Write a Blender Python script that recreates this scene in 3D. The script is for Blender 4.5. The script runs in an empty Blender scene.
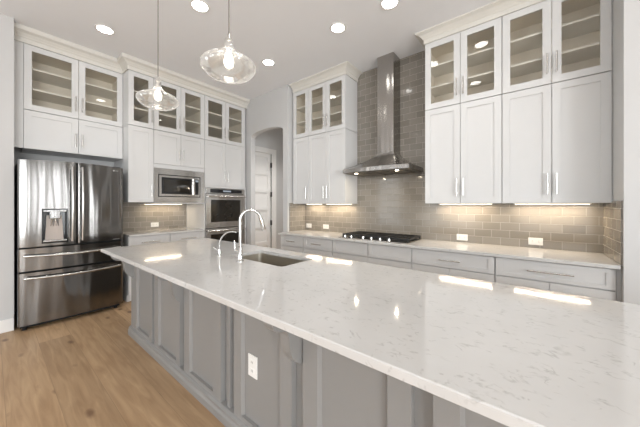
import bpy, bmesh, math, random
from mathutils import Vector, Matrix
random.seed(7)
PI = math.pi
S = bpy.context.scene
COL = S.collection

# ------------------------------------------------------------------ camera
cam_d = bpy.data.cameras.new('camera'); cam = bpy.data.objects.new('camera', cam_d); COL.objects.link(cam)
cam.location = (0, 0, 1.37)
cam.rotation_euler = (PI/2, 0, math.radians(38.75))
cam_d.sensor_width = 36; cam_d.lens = 264/640*36
cam_d.shift_y = -8.75/640
cam_d.clip_start = 0.02
S.camera = cam
# ------------------------------------------------------------------ world, exposure, daylight
S.view_settings.view_transform = 'Standard'
S.view_settings.look = 'None'
S.view_settings.gamma = 1
S.view_settings.use_curve_mapping = False
S.view_settings.exposure = 0.18
W = bpy.data.worlds.new('World'); S.world = W; W.use_nodes = True
bg = W.node_tree.nodes['Background']
bg.inputs[0].default_value = (0.85, 0.92, 1.0, 1); bg.inputs[1].default_value = 1.5

def area_light(name, loc, rot, sx, sy, power, color, parent=None, shape='RECTANGLE', spread=None):
    d = bpy.data.lights.new(name, 'AREA'); d.shape = shape; d.size = sx; d.size_y = sy
    d.energy = power; d.color = color
    if spread: d.spread = spread
    o = bpy.data.objects.new(name, d); COL.objects.link(o)
    o.location = loc; o.rotation_euler = rot
    if parent: o.parent = parent
    return o
DAY = (0.94, 0.975, 1.0)
# added daylight lamps at unseen windows behind and beside the camera
area_light('window_daylight', (-2.6, -4.38, 1.55), (-PI/2, 0, PI), 2.0, 2.2, 17, DAY)
area_light('window_daylight', (0.6, -4.38, 1.55), (-PI/2, 0, PI), 2.0, 2.2, 17, DAY)
area_light('window_daylight', (3.4, -4.38, 1.55), (-PI/2, 0, PI), 2.0, 2.2, 13, DAY)
SIDE = [(-4.25, -2.95), (-2.65, -1.35), (-0.35, -0.1), (0.75, 0.95), (1.65, 1.9)]  # unseen openings, split narrow to throw bright streaks on the refrigerator
for a, b in SIDE: area_light('window_daylight', (5.38, (a+b)/2, 1.55), (0, PI/2, 0), 2.2, b-a, 112*(b-a), DAY)

area_light('window_daylight', (-4.40, -2.75, 1.55), (0, -PI/2, 0), 2.2, 1.9, 32, DAY)  # added lamp at an unseen left window, brightens the return wall

# ------------------------------------------------------------------ materials
def nt(name):
    m = bpy.data.materials.new(name); m.use_nodes = True
    return m, m.node_tree, m.node_tree.nodes['Principled BSDF']
def mat(name, col, rough=0.5, metal=0.0, coat=0.0, noise=0.0, nscale=8.0, emit=None, estr=0.0, bump=0.0, bscale=60):
    m, t, p = nt(name)
    p.inputs['Base Color'].default_value = (*col, 1)
    p.inputs['Roughness'].default_value = rough
    p.inputs['Metallic'].default_value = metal
    p.inputs['Coat Weight'].default_value = coat
    if noise or bump:
        tc = t.nodes.new('ShaderNodeTexCoord')
    if noise:
        n = t.nodes.new('ShaderNodeTexNoise'); n.inputs['Scale'].default_value = nscale
        t.links.new(tc.outputs['Object'], n.inputs['Vector'])
        r = t.nodes.new('ShaderNodeMix'); r.data_type = 'RGBA'
        r.inputs[6].default_value = (*[c*(1-noise) for c in col], 1)
        r.inputs[7].default_value = (*[min(1, c*(1+noise)) for c in col], 1)
        t.links.new(n.outputs['Fac'], r.inputs[0]); t.links.new(r.outputs[2], p.inputs['Base Color'])
    if bump:
        n = t.nodes.new('ShaderNodeTexNoise'); n.inputs['Scale'].default_value = bscale
        t.links.new(tc.outputs['Object'], n.inputs['Vector'])
        b = t.nodes.new('ShaderNodeBump'); b.inputs['Strength'].default_value = bump; b.inputs['Distance'].default_value = 0.002
        t.links.new(n.outputs['Fac'], b.inputs['Height']); t.links.new(b.outputs[0], p.inputs['Normal'])
    if emit:
        p.inputs['Emission Color'].default_value = (*emit, 1); p.inputs['Emission Strength'].default_value = estr
    return m
M = {}
M['white'] = mat('cabinet_white_paint', (0.67, 0.668, 0.66), 0.38, noise=0.012)
M['inside'] = mat('cabinet_inside_maple', (0.86, 0.80, 0.70), 0.55, noise=0.03)
M['shelf'] = mat('shelf_edge', (0.78, 0.76, 0.71), 0.5, noise=0.02)
M['crown'] = mat('crown_paint', (0.70, 0.68, 0.63), 0.42, noise=0.012)  # cabinet white with the warm downlight glow put into its colour
M['wall'] = mat('greige_wall_paint', (0.58, 0.577, 0.57), 0.85, noise=0.012, bump=0.15, bscale=120)
M['ceil'] = mat('ceiling_paint', (0.86, 0.87, 0.89), 0.9, noise=0.01, bump=0.15, bscale=120)
M['trim'] = mat('trim_white_paint', (0.82, 0.81, 0.79), 0.4, noise=0.01)
M['island'] = mat('island_grey_paint', (0.265, 0.26, 0.252), 0.38, noise=0.015)
M['chrome'] = mat('brushed_nickel', (0.72, 0.71, 0.69), 0.25, metal=1, noise=0.02)
M['polish'] = mat('polished_chrome', (0.66, 0.655, 0.64), 0.08, metal=1, noise=0.01)
M['black'] = mat('black_gloss', (0.012, 0.012, 0.013), 0.12, noise=0.05)
M['ovenglass'] = mat('oven_glass', (0.018, 0.015, 0.011), 0.06, noise=0.05)
M['iron'] = mat('cast_iron', (0.02, 0.02, 0.02), 0.55, noise=0.2, nscale=40)
M['darkgrey'] = mat('dark_grey_plastic', (0.06, 0.06, 0.062), 0.4, noise=0.05)
M['rubber'] = mat('black_gap', (0.01, 0.01, 0.01), 0.8, noise=0.05)
M['plastic'] = mat('white_plastic', (0.86, 0.85, 0.82), 0.35, noise=0.01)
M['slot'] = mat('dark_slot', (0.12, 0.11, 0.10), 0.6, noise=0.02)
M['bronze'] = mat('dark_bronze', (0.06, 0.055, 0.05), 0.4, metal=0.8, noise=0.05)
M['cord'] = mat('pendant_cord', (0.22, 0.20, 0.18), 0.5, noise=0.05)
M['beige'] = mat('dispenser_panel', (0.50, 0.43, 0.38), 0.3, metal=0.0, noise=0.02)
M['badge'] = mat('badge_silver', (0.9, 0.9, 0.9), 0.2, metal=1, noise=0.01)
M['lamp'] = mat('downlight_lens', (1, 1, 1), 0.5, noise=0.001, emit=(1.0, 0.97, 0.92), estr=16)
M['bulb'] = mat('pendant_bulb', (1, 1, 1), 0.5, noise=0.001, emit=(1.0, 0.90, 0.76), estr=17)
M['led'] = mat('led_diffuser', (1, 1, 1), 0.5, noise=0.001, emit=(1.0, 0.84, 0.62), estr=6)
M['hoodlamp'] = mat('hood_lamp_lens', (1, 1, 1), 0.5, noise=0.001, emit=(1.0, 0.85, 0.6), estr=14)
M['display'] = mat('oven_display', (0.02, 0.02, 0.02), 0.3, noise=0.01, emit=(0.7, 0.8, 0.9), estr=0.35)

def glass(name, base, tint=(1, 1, 1), rough=0.01, power=5.0, top=0.75, haze=0.0):
    """thin clear glass: transparent with a mirror layer that grows towards grazing angles (fresnel)"""
    m = bpy.data.materials.new(name); m.use_nodes = True; t = m.node_tree; t.nodes.clear()
    o = t.nodes.new('ShaderNodeOutputMaterial'); mx = t.nodes.new('ShaderNodeMixShader')
    tr = t.nodes.new('ShaderNodeBsdfTransparent'); tr.inputs[0].default_value = (*tint, 1)
    gl = t.nodes.new('ShaderNodeBsdfGlossy'); gl.inputs['Roughness'].default_value = rough
    lw = t.nodes.new('ShaderNodeLayerWeight'); lw.inputs[0].default_value = 0.5
    pw = t.nodes.new('ShaderNodeMath'); pw.operation = 'POWER'; pw.inputs[1].default_value = power
    fr = t.nodes.new('ShaderNodeMath'); fr.operation = 'MULTIPLY_ADD'; fr.inputs[1].default_value = top; fr.inputs[2].default_value = base
    t.links.new(lw.outputs['Facing'], pw.inputs[0]); t.links.new(pw.outputs[0], fr.inputs[0])
    t.links.new(fr.outputs[0], mx.inputs[0]); t.links.new(tr.outputs[0], mx.inputs[1]); t.links.new(gl.outputs[0], mx.inputs[2])
    if haze:       # white mixed in, stronger at the rims, imitating bright reflections
        df = t.nodes.new('ShaderNodeBsdfDiffuse'); df.inputs[0].default_value = (0.95, 0.95, 0.95, 1)
        ts = t.nodes.new('ShaderNodeBsdfTranslucent'); ts.inputs[0].default_value = (0.95, 0.95, 0.95, 1)
        m1 = t.nodes.new('ShaderNodeMixShader'); m1.inputs[0].default_value = 0.5; m2 = t.nodes.new('ShaderNodeMixShader')
        hz_ = t.nodes.new('ShaderNodeMath'); hz_.operation = 'MULTIPLY_ADD'; hz_.inputs[1].default_value = haze*9; hz_.inputs[2].default_value = haze
        t.links.new(pw.outputs[0], hz_.inputs[0]); t.links.new(hz_.outputs[0], m2.inputs[0])
        t.links.new(df.outputs[0], m1.inputs[1]); t.links.new(ts.outputs[0], m1.inputs[2])
        t.links.new(mx.outputs[0], m2.inputs[1]); t.links.new(m1.outputs[0], m2.inputs[2]); mx = m2
    t.links.new(mx.outputs[0], o.inputs[0])
    return m
M['pane'] = glass('cabinet_glass', 0.035, tint=(0.97, 0.965, 0.95), rough=0.02, power=5, top=0.8)
M['shade'] = glass('blown_glass', 0.10, tint=(0.985, 0.985, 0.98), rough=0.05, power=2.2, top=0.8, haze=0.035)
M['window_pane'] = glass('window_glass', 0.05)

def steel(name, col=(0.44, 0.43, 0.415), rough=0.22, stretch=(1, 1, 60), wave=0.12, wx=1.5):
    m, t, p = nt(name)
    tc = t.nodes.new('ShaderNodeTexCoord'); mp = t.nodes.new('ShaderNodeMapping'); mp.inputs['Scale'].default_value = stretch
    n = t.nodes.new('ShaderNodeTexNoise'); n.inputs['Scale'].default_value = 6; n.inputs['Detail'].default_value = 3
    t.links.new(tc.outputs['Object'], mp.inputs[0]); t.links.new(mp.outputs[0], n.inputs['Vector'])
    mr = t.nodes.new('ShaderNodeMapRange'); mr.inputs['To Min'].default_value = rough*0.8; mr.inputs['To Max'].default_value = rough*1.25
    t.links.new(n.outputs['Fac'], mr.inputs['Value']); t.links.new(mr.outputs[0], p.inputs['Roughness'])
    # the slow waviness of rolled sheet
    n2 = t.nodes.new('ShaderNodeTexNoise'); n2.inputs['Scale'].default_value = 5.0; n2.inputs['Detail'].default_value = 0
    mp2 = t.nodes.new('ShaderNodeMapping'); mp2.inputs['Scale'].default_value = (wx, 1, 0.18)
    t.links.new(tc.outputs['Object'], mp2.inputs[0]); t.links.new(mp2.outputs[0], n2.inputs['Vector'])
    b = t.nodes.new('ShaderNodeBump'); b.inputs['Strength'].default_value = wave; b.inputs['Distance'].default_value = 0.03
    t.links.new(n2.outputs['Fac'], b.inputs['Height']); t.links.new(b.outputs[0], p.inputs['Normal'])
    p.inputs['Base Color'].default_value = (*col, 1); p.inputs['Metallic'].default_value = 1
    return m
M['steel'] = steel('stainless_steel', (0.52, 0.505, 0.485), 0.2)
M['fridge'] = steel('fridge_stainless', (0.20, 0.194, 0.187), 0.14, wave=0.40, wx=1.9)
M['sink'] = steel('sink_steel', (0.52, 0.485, 0.42), 0.38, wave=0.05)
M['hoodsteel'] = steel('hood_steel', (0.40, 0.385, 0.365), 0.2, wave=0.3, wx=3.0)
M['filter'] = mat('hood_filter_metal', (0.16, 0.145, 0.125), 0.5, metal=0.6, noise=0.05)

def tile(name, ax, off):
    """3x6 in glossy glass subway tile; ax picks the wall's horizontal axis"""
    m, t, p = nt(name)
    tc = t.nodes.new('ShaderNodeTexCoord'); sp = t.nodes.new('ShaderNodeSeparateXYZ'); cb = t.nodes.new('ShaderNodeCombineXYZ')
    t.links.new(tc.outputs['Object'], sp.inputs[0])
    a = t.nodes.new('ShaderNodeMath'); a.operation = 'ADD'; a.inputs[1].default_value = off
    t.links.new(sp.outputs[ax], a.inputs[0]); t.links.new(a.outputs[0], cb.inputs[0])
    z = t.nodes.new('ShaderNodeMath'); z.operation = 'SUBTRACT'; z.inputs[1].default_value = 0.914-0.0855*4
    t.links.new(sp.outputs[2], z.inputs[0]); t.links.new(z.outputs[0], cb.inputs[1])
    b = t.nodes.new('ShaderNodeTexBrick')
    b.inputs['Scale'].default_value = 1; b.inputs['Brick Width'].default_value = 0.171; b.inputs['Row Height'].default_value = 0.0855
    b.inputs['Mortar Size'].default_value = 0.0019; b.inputs['Mortar Smooth'].default_value = 0.15; b.inputs['Bias'].default_value = 0
    b.offset = 0.5
    b.inputs['Color1'].default_value = (0.235, 0.212, 0.182, 1); b.inputs['Color2'].default_value = (0.295, 0.27, 0.235, 1)
    b.inputs['Mortar'].default_value = (0.45, 0.42, 0.37, 1)
    t.links.new(cb.outputs[0], b.inputs['Vector']); t.links.new(b.outputs['Color'], p.inputs['Base Color'])
    mr = t.nodes.new('ShaderNodeMapRange'); mr.inputs['To Min'].default_value = 0.10; mr.inputs['To Max'].default_value = 0.7
    t.links.new(b.outputs['Fac'], mr.inputs['Value']); t.links.new(mr.outputs[0], p.inputs['Roughness'])
    n = t.nodes.new('ShaderNodeTexNoise'); n.inputs['Scale'].default_value = 9
    t.links.new(tc.outputs['Object'], n.inputs['Vector'])
    s = t.nodes.new('ShaderNodeMath'); s.operation = 'MULTIPLY_ADD'; s.inputs[1].default_value = -1.0
    n3 = t.nodes.new('ShaderNodeMath'); n3.operation = 'MULTIPLY'; n3.inputs[1].default_value = 0.35
    t.links.new(n.outputs['Fac'], n3.inputs[0])
    t.links.new(b.outputs['Fac'], s.inputs[0]); t.links.new(n3.outputs[0], s.inputs[2])
    bp = t.nodes.new('ShaderNodeBump'); bp.inputs['Strength'].default_value = 0.6; bp.inputs['Distance'].default_value = 0.002
    t.links.new(s.outputs[0], bp.inputs['Height']); t.links.new(bp.outputs[0], p.inputs['Normal'])
    return m
M['tileX'] = tile('glass_subway_tile_back', 0, 10*0.171-0.408+0.0855)
M['tileY'] = tile('glass_subway_tile_side', 1, 10*0.171-3.6)

def quartz():
    m, t, p = nt('white_quartz')
    L = t.links.new
    tc = t.nodes.new('ShaderNodeTexCoord')
    mp = t.nodes.new('ShaderNodeMapping'); mp.inputs['Rotation'].default_value = (0, 0, 0.5); mp.inputs['Scale'].default_value = (1.0, 1.45, 1)
    L(tc.outputs['Object'], mp.inputs[0])
    def vein(scale, width, seed, thr0, thr1):
        a = t.nodes.new('ShaderNodeMapping'); a.inputs['Location'].default_value = (seed, seed*2.3, seed)
        L(mp.outputs[0], a.inputs[0])
        n = t.nodes.new('ShaderNodeTexNoise'); n.inputs['Scale'].default_value = scale; n.inputs['Detail'].default_value = 4; n.inputs['Distortion'].default_value = 0.6
        L(a.outputs[0], n.inputs['Vector'])
        s = t.nodes.new('ShaderNodeMath'); s.operation = 'SUBTRACT'; s.inputs[1].default_value = 0.5; L(n.outputs['Fac'], s.inputs[0])
        ab = t.nodes.new('ShaderNodeMath'); ab.operation = 'ABSOLUTE'; L(s.outputs[0], ab.inputs[0])
        r = t.nodes.new('ShaderNodeMapRange'); r.inputs['From Min'].default_value = 0; r.inputs['From Max'].default_value = width
        r.inputs['To Min'].default_value = 1; r.inputs['To Max'].default_value = 0; L(ab.outputs[0], r.inputs['Value'])
        n2 = t.nodes.new('ShaderNodeTexNoise'); n2.inputs['Scale'].default_value = scale*1.7; n2.inputs['Detail'].default_value = 2
        a2 = t.nodes.new('ShaderNodeMapping'); a2.inputs['Location'].default_value = (seed+7, seed, 0); L(mp.outputs[0], a2.inputs[0]); L(a2.outputs[0], n2.inputs['Vector'])
        r2 = t.nodes.new('ShaderNodeMapRange'); r2.inputs['From Min'].default_value = thr0; r2.inputs['From Max'].default_value = thr1; L(n2.outputs['Fac'], r2.inputs['Value'])
        mu = t.nodes.new('ShaderNodeMath'); mu.operation = 'MULTIPLY'; L(r.outputs[0], mu.inputs[0]); L(r2.outputs[0], mu.inputs[1])
        return mu
    v1 = vein(6.5, 0.022, 1.0, 0.55, 0.65); v2 = vein(17, 0.05, 5.0, 0.56, 0.68)
    ad = t.nodes.new('ShaderNodeMath'); ad.operation = 'MAXIMUM'; L(v1.outputs[0], ad.inputs[0]); L(v2.outputs[0], ad.inputs[1])
    sc = t.nodes.new('ShaderNodeMath'); sc.operation = 'MULTIPLY'; sc.inputs[1].default_value = 0.5; L(ad.outputs[0], sc.inputs[0])
    cl = t.nodes.new('ShaderNodeTexNoise'); cl.inputs['Scale'].default_value = 6; cl.inputs['Detail'].default_value = 6; L(tc.outputs['Object'], cl.inputs['Vector'])
    mb = t.nodes.new('ShaderNodeMix'); mb.data_type = 'RGBA'; mb.inputs[6].default_value = (0.54, 0.53, 0.515, 1); mb.inputs[7].default_value = (0.62, 0.61, 0.595, 1)
    L(cl.outputs['Fac'], mb.inputs[0])
    mx = t.nodes.new('ShaderNodeMix'); mx.data_type = 'RGBA'; mx.inputs[7].default_value = (0.30, 0.285, 0.27, 1)
    L(sc.outputs[0], mx.inputs[0]); L(mb.outputs[2], mx.inputs[6]); L(mx.outputs[2], p.inputs['Base Color'])
    p.inputs['Roughness'].default_value = 0.07; p.inputs['IOR'].default_value = 1.55
    return m
M['quartz'] = quartz()

def wood():
    m, t, p = nt('oak_plank_floor'); L = t.links.new
    tc = t.nodes.new('ShaderNodeTexCoord')
    b = t.nodes.new('ShaderNodeTexBrick'); b.offset = 0.37; b.offset_frequency = 2; b.squash = 1
    b.inputs['Scale'].default_value = 1; b.inputs['Brick Width'].default_value = 3.4; b.inputs['Row Height'].default_value = 0.235
    b.inputs['Mortar Size'].default_value = 0.0015; b.inputs['Bias'].default_value = 0
    b.inputs['Color1'].default_value = (0, 0, 0, 1); b.inputs['Color2'].default_value = (1, 1, 1, 1); b.inputs['Mortar'].default_value = (0.4, 0.4, 0.4, 1)
    mp0 = t.nodes.new('ShaderNodeMapping'); mp0.inputs['Location'].default_value = (0.4, -0.06, 0); L(tc.outputs['Object'], mp0.inputs[0])
    L(mp0.outputs[0], b.inputs['Vector'])
    # per-plank offset of the grain
    of = t.nodes.new('ShaderNodeVectorMath'); of.operation = 'MULTIPLY_ADD'; of.inputs[1].default_value = (9, 5, 3)
    L(b.outputs['Color'], of.inputs[0]); L(tc.outputs['Object'], of.inputs[2])
    mp = t.nodes.new('ShaderNodeMapping'); mp.inputs['Scale'].default_value = (1.4, 16, 1); L(of.outputs[0], mp.inputs[0])
    n = t.nodes.new('ShaderNodeTexNoise'); n.inputs['Scale'].default_value = 1.6; n.inputs['Detail'].default_value = 6; n.inputs['Distortion'].default_value = 0.8; L(mp.outputs[0], n.inputs['Vector'])
    cr = t.nodes.new('ShaderNodeValToRGB'); e = cr.color_ramp.elements
    e[0].position = 0.3; e[0].color = (0.345, 0.216, 0.117, 1); e[1].position = 0.72; e[1].color = (0.515, 0.35, 0.203, 1)
    L(n.outputs['Fac'], cr.inputs[0])
    # plank tone
    hs = t.nodes.new('ShaderNodeHueSaturation'); L(cr.outputs[0], hs.inputs['Color'])
    mr = t.nodes.new('ShaderNodeMapRange'); mr.inputs['To Min'].default_value = 0.86; mr.inputs['To Max'].default_value = 1.16; L(b.outputs['Color'], mr.inputs['Value']); L(mr.outputs[0], hs.inputs['Value'])
    # knots
    mpk = t.nodes.new('ShaderNodeMapping'); mpk.inputs['Scale'].default_value = (2.0, 4.2, 1); L(of.outputs[0], mpk.inputs[0])
    v = t.nodes.new('ShaderNodeTexVoronoi'); v.inputs['Scale'].default_value = 1.5; L(mpk.outputs[0], v.inputs['Vector'])
    nk = t.nodes.new('ShaderNodeTexNoise'); nk.inputs['Scale'].default_value = 14; L(tc.outputs['Object'], nk.inputs['Vector'])
    ak = t.nodes.new('ShaderNodeMath'); ak.operation = 'MULTIPLY_ADD'; ak.inputs[1].default_value = 0.16; L(nk.outputs['Fac'], ak.inputs[0]); L(v.outputs['Distance'], ak.inputs[2])
    rk = t.nodes.new('ShaderNodeMapRange'); rk.inputs['From Min'].default_value = 0.155; rk.inputs['From Max'].default_value = 0.27; rk.inputs['To Min'].default_value = 0.88; rk.inputs['To Max'].default_value = 0; L(ak.outputs[0], rk.inputs['Value'])
    mk = t.nodes.new('ShaderNodeMix'); mk.data_type = 'RGBA'; mk.inputs[7].default_value = (0.16, 0.085, 0.045, 1)
    L(rk.outputs[0], mk.inputs[0]); L(hs.outputs[0], mk.inputs[6])
    mg = t.nodes.new('ShaderNodeMix'); mg.data_type = 'RGBA'; mg.inputs[7].default_value = (0.22, 0.14, 0.08, 1)
    sg = t.nodes.new('ShaderNodeMath'); sg.operation = 'MULTIPLY'; sg.inputs[1].default_value = 0.6; L(b.outputs['Fac'], sg.inputs[0])
    L(sg.outputs[0], mg.inputs[0]); L(mk.outputs[2], mg.inputs[6]); L(mg.outputs[2], p.inputs['Base Color'])
    p.inputs['Roughness'].default_value = 0.42
    bp = t.nodes.new('ShaderNodeBump'); bp.inputs['Strength'].default_value = 0.12; bp.inputs['Distance'].default_value = 0.001; L(n.outputs['Fac'], bp.inputs['Height']); L(bp.outputs[0], p.inputs['Normal'])
    return m
M['wood'] = wood()

# ------------------------------------------------------------------ mesh helpers
def BM(): return bmesh.new()
def box(bm, x0, x1, y0, y1, z0, z1, bev=0.0):
    vs = [bm.verts.new(c) for c in ((x0,y0,z0),(x1,y0,z0),(x1,y1,z0),(x0,y1,z0),(x0,y0,z1),(x1,y0,z1),(x1,y1,z1),(x0,y1,z1))]
    fs = [bm.faces.new([vs[i] for i in f]) for f in ((0,3,2,1),(4,5,6,7),(0,1,5,4),(1,2,6,5),(2,3,7,6),(3,0,4,7))]
    if bev:
        es = list({e for f in fs for e in f.edges})
        bmesh.ops.bevel(bm, geom=es, offset=bev, segments=2, affect='EDGES', profile=0.5)
    return bm
def cyl(bm, p0, p1, r, seg=16, r1=None, cap=True):
    p0 = Vector(p0); p1 = Vector(p1); d = p1-p0
    mt = Matrix.Translation((p0+p1)/2) @ d.to_track_quat('Z', 'Y').to_matrix().to_4x4()
    bmesh.ops.create_cone(bm, cap_ends=cap, segments=seg, radius1=r, radius2=r if r1 is None else r1, depth=d.length, matrix=mt)
    return bm
def tube(bm, pts, r, seg=12):
    pts = [Vector(p) for p in pts]; rings = []
    rr = r if isinstance(r, (list, tuple)) else [r]*len(pts)
    up = None
    for i, p in enumerate(pts):
        d = (pts[min(i+1, len(pts)-1)]-pts[max(i-1, 0)]).normalized()
        if up is None:
            up = d.orthogonal().normalized()
        up = (up-d*up.dot(d)).normalized(); s = d.cross(up)
        rings.append([bm.verts.new(p+(up*math.cos(a)+s*math.sin(a))*rr[i]) for a in [2*PI*k/seg for k in range(seg)]])
    for a, b in zip(rings, rings[1:]):
        for k in range(seg): bm.faces.new((a[k], a[(k+1) % seg], b[(k+1) % seg], b[k]))
    bm.faces.new(rings[0][::-1]); bm.faces.new(rings[-1])
    return bm
def lathe(bm, prof, seg=40, closed=False):
    rings = []
    for r, z in prof:
        rings.append([bm.verts.new((r*math.cos(2*PI*k/seg), r*math.sin(2*PI*k/seg), z)) for k in range(seg)] if r > 1e-5 else [bm.verts.new((0, 0, z))])
    prs = list(zip(rings, rings[1:])) + ([(rings[-1], rings[0])] if closed else [])
    for a, b in prs:
        for k in range(seg):
            k2 = (k+1) % seg
            if len(a) == 1 and len(b) == 1: continue
            if len(a) == 1: bm.faces.new((a[0], b[k2], b[k]))
            elif len(b) == 1: bm.faces.new((a[k], a[k2], b[0]))
            else: bm.faces.new((a[k], a[k2], b[k2], b[k]))
    return bm
def smooth_prof(P, n=4):
    out = []
    for i in range(len(P)-1):
        p0 = P[max(i-1, 0)]; p1 = P[i]; p2 = P[i+1]; p3 = P[min(i+2, len(P)-1)]
        for k in range(n):
            u = k/n
            out.append(tuple(0.5*((2*p1[j])+(-p0[j]+p2[j])*u+(2*p0[j]-5*p1[j]+4*p2[j]-p3[j])*u*u+(-p0[j]+3*p1[j]-3*p2[j]+p3[j])*u**3) for j in (0, 1)))
    out.append(P[-1]); return out
def prism(bm, poly, axis, a, b):
    """extrude a 2D polygon (list of (u, v)) along axis between a and b"""
    def P(u, v, w): return {'x': (w, u, v), 'y': (u, w, v), 'z': (u, v, w)}[axis]
    A = [bm.verts.new(P(u, v, a)) for u, v in poly]; B = [bm.verts.new(P(u, v, b)) for u, v in poly]
    bm.faces.new(A); bm.faces.new(B[::-1]); n = len(poly)
    for i in range(n): bm.faces.new((A[i], B[i], B[(i+1) % n], A[(i+1) % n]))
    return bm
def obj(name, bm, m, parent=None, smooth=False, loc=None):
    bmesh.ops.recalc_face_normals(bm, faces=bm.faces)
    me = bpy.data.meshes.new(name); bm.to_mesh(me); bm.free()
    if smooth:
        for p in me.polygons: p.use_smooth = True
        try: me.set_sharp_from_angle(angle=math.radians(40))
        except Exception: pass
    me.materials.append(M[m] if isinstance(m, str) else m)
    o = bpy.data.objects.new(name, me); COL.objects.link(o)
    if parent: o.parent = parent
    if loc: o.location = loc
    return o
def tag(o, label, cat, group=None, kind=None):
    if label: o['label'] = label
    if cat: o['category'] = cat
    if group: o['group'] = group
    if kind: o['kind'] = kind
    return o
def thing(name, label, cat, loc=(0, 0, 0), rotz=0, group=None):
    o = bpy.data.objects.new(name, None); COL.objects.link(o); o.empty_display_size = 0.1
    o.location = loc; o.rotation_euler = (0, 0, rotz)
    return tag(o, label, cat, group)
def struct(name, bm, m, label=None):
    o = obj(name, bm, m); o['kind'] = 'structure'
    if label: o['label'] = label
    return o

# ------------------------------------------------------------------ structure
CZ = 3.41                      # ceiling height
XW, YW = -5.05, 3.60           # fridge wall, range wall
XL, XR = -3.234, 0.53          # the two returns of the range alcove
AY = 3.15                      # face of the wall with the arch
struct('floor', box(BM(), -5.2, 5.5, -4.5, 5.6, -0.1, 0), 'wood', 'light oak plank floor with dark knots')
struct('ceiling', box(BM(), -5.2, 5.5, -4.5, 5.6, CZ, CZ+0.1), 'ceil', 'smooth pale greige ceiling')
struct('wall_left', box(BM(), XW-0.15, XW, -4.5, AY+0.1, 0, CZ), 'wall', 'greige wall behind the refrigerator and ovens')
bm = BM(); box(bm, XW, -4.42, -4.4, -3.7, 0, CZ); box(bm, XW, -4.42, -1.8, 0.157, 0, CZ); box(bm, XW, -4.42, -3.7, -1.8, 0, 0.45); box(bm, XW, -4.42, -3.7, -1.8, 2.65, CZ)
struct('wall_left_return', bm, 'wall', 'greige wall left of the refrigerator')
struct('wall_back', box(BM(), XL, XR, YW, YW+0.15, 0, CZ), 'wall', 'wall behind the range hood')
struct('wall_right', box(BM(), XR, 1.75, 2.93, YW+0.15, 0, CZ), 'wall', 'greige wall at the right end of the counter')
# wall with the arched opening
def arch_wall():
    bm = BM(); x0, x1, zs, zt = -4.241, -3.346, 2.672, 2.762
    outer = [(XW, 0), (x0, 0)]
    n = 20; pts = []
    for i in range(n+1):
        u = i/n; x = x0+(x1-x0)*u; pts.append((x, zs+(zt-zs)*(1-(2*u-1)**2)**0.5 if 0 < u < 1 else zs))
    # build as strips
    for (a, b) in ((XW, x0), (x1, XL)):
        box(bm, a, b, AY, AY+0.1, 0, CZ)
    for (xa, za), (xb, zb) in zip(pts, pts[1:]):
        vs = [bm.verts.new(c) for c in ((xa, AY, za), (xb, AY, zb), (xb, AY, CZ), (xa, AY, CZ), (xa, AY+0.1, za), (xb, AY+0.1, zb), (xb, AY+0.1, CZ), (xa, AY+0.1, CZ))]
        for f in ((0,1,2,3), (7,6,5,4), (0,4,5,1)): bm.faces.new([vs[i] for i in f])
    return bm
struct('wall_arch', arch_wall(), 'wall', 'greige wall with a shallow arched opening')
struct('wall_arch_return', box(BM(), x0 := -3.346, XL, AY+0.1, YW+0.15, 0, CZ), 'wall', 'short wall end left of the range counter')
# hallway beyond the arch
XH = -4.55
def hall_wall():
    bm = BM()
    box(bm, XH-0.12, XH, AY+0.1, 3.285, 0, CZ); box(bm, XH-0.12, XH, 3.955, 5.5, 0, CZ); box(bm, XH-0.12, XH, 3.285, 3.955, 2.525, CZ)
    return bm
struct('wall_hall_left', hall_wall(), 'wall', 'hallway wall holding the white panel door')
struct('wall_hall_right', box(BM(), -3.234, -3.1, YW+0.15, 5.5, 0, CZ), 'wall')
struct('wall_hall_end', box(BM(), -4.67, -3.1, 5.5, 5.6, 0, CZ), 'wall')
area_light('hall_ceiling_light', (-3.62, 3.85, CZ-0.03), (0, 0, 0), 0.3, 0.3, 15, (1, 0.96, 0.92), spread=math.radians(85))  # lamp without a fixture, added to brighten the hallway door
# door in the hallway: five stacked panels
def door_leaf():
    bm = BM(); y0, y1, z0, z1 = 3.30, 3.94, 0.012, 2.505; X = XH-0.03
    box(bm, X-0.035, X-0.014, y0, y1, z0, z1)
    st = 0.10; rows = 6; rh = 0.10
    box(bm, X-0.014, X, y0, y0+st, z0, z1); box(bm, X-0.014, X, y1-st, y1, z0, z1)
    ph = (z1-z0-0.12-rh*rows)/rows; z = z0
    box(bm, X-0.014, X, y0+st, y1-st, z, z+0.16); z += 0.16
    ph = (z1-z-rows*0.09)/rows
    for k in range(rows):
        z += ph
        box(bm, X-0.014, X, y0+st, y1-st, z, min(z+0.09, z1)); z += 0.09
    return bm
dl = obj('door_1', door_leaf(), 'trim'); dl['kind'] = 'structure'; dl['label'] = 'white panel door seen through the arch'
bm = BM(); box(bm, XH, XH+0.02, 3.93, 4.05, 0, 2.61); box(bm, XH, XH+0.02, 3.26, 3.93, 2.50, 2.61)
box(bm, XH+0.02, XH+0.028, 4.03, 4.05, 0, 2.61); box(bm, XH-0.09, XH, 3.943, 3.955, 0, 2.525); box(bm, XH-0.09, XH, 3.285, 3.943, 2.508, 2.525)
obj('casing', bm, 'trim', dl)
for z in (0.97, 1.60, 2.25):
    obj('hinge', box(BM(), XH-0.012, XH+0.022, 3.905, 3.935, z-0.055, z+0.055, 0.004), 'bronze', dl)
obj('weather_strip', box(BM(), XH-0.03, XH-0.012, 3.938, 3.945, 0.01, 2.5), 'bronze', dl)  # narrow dark strip along the hinge jamb

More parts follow.
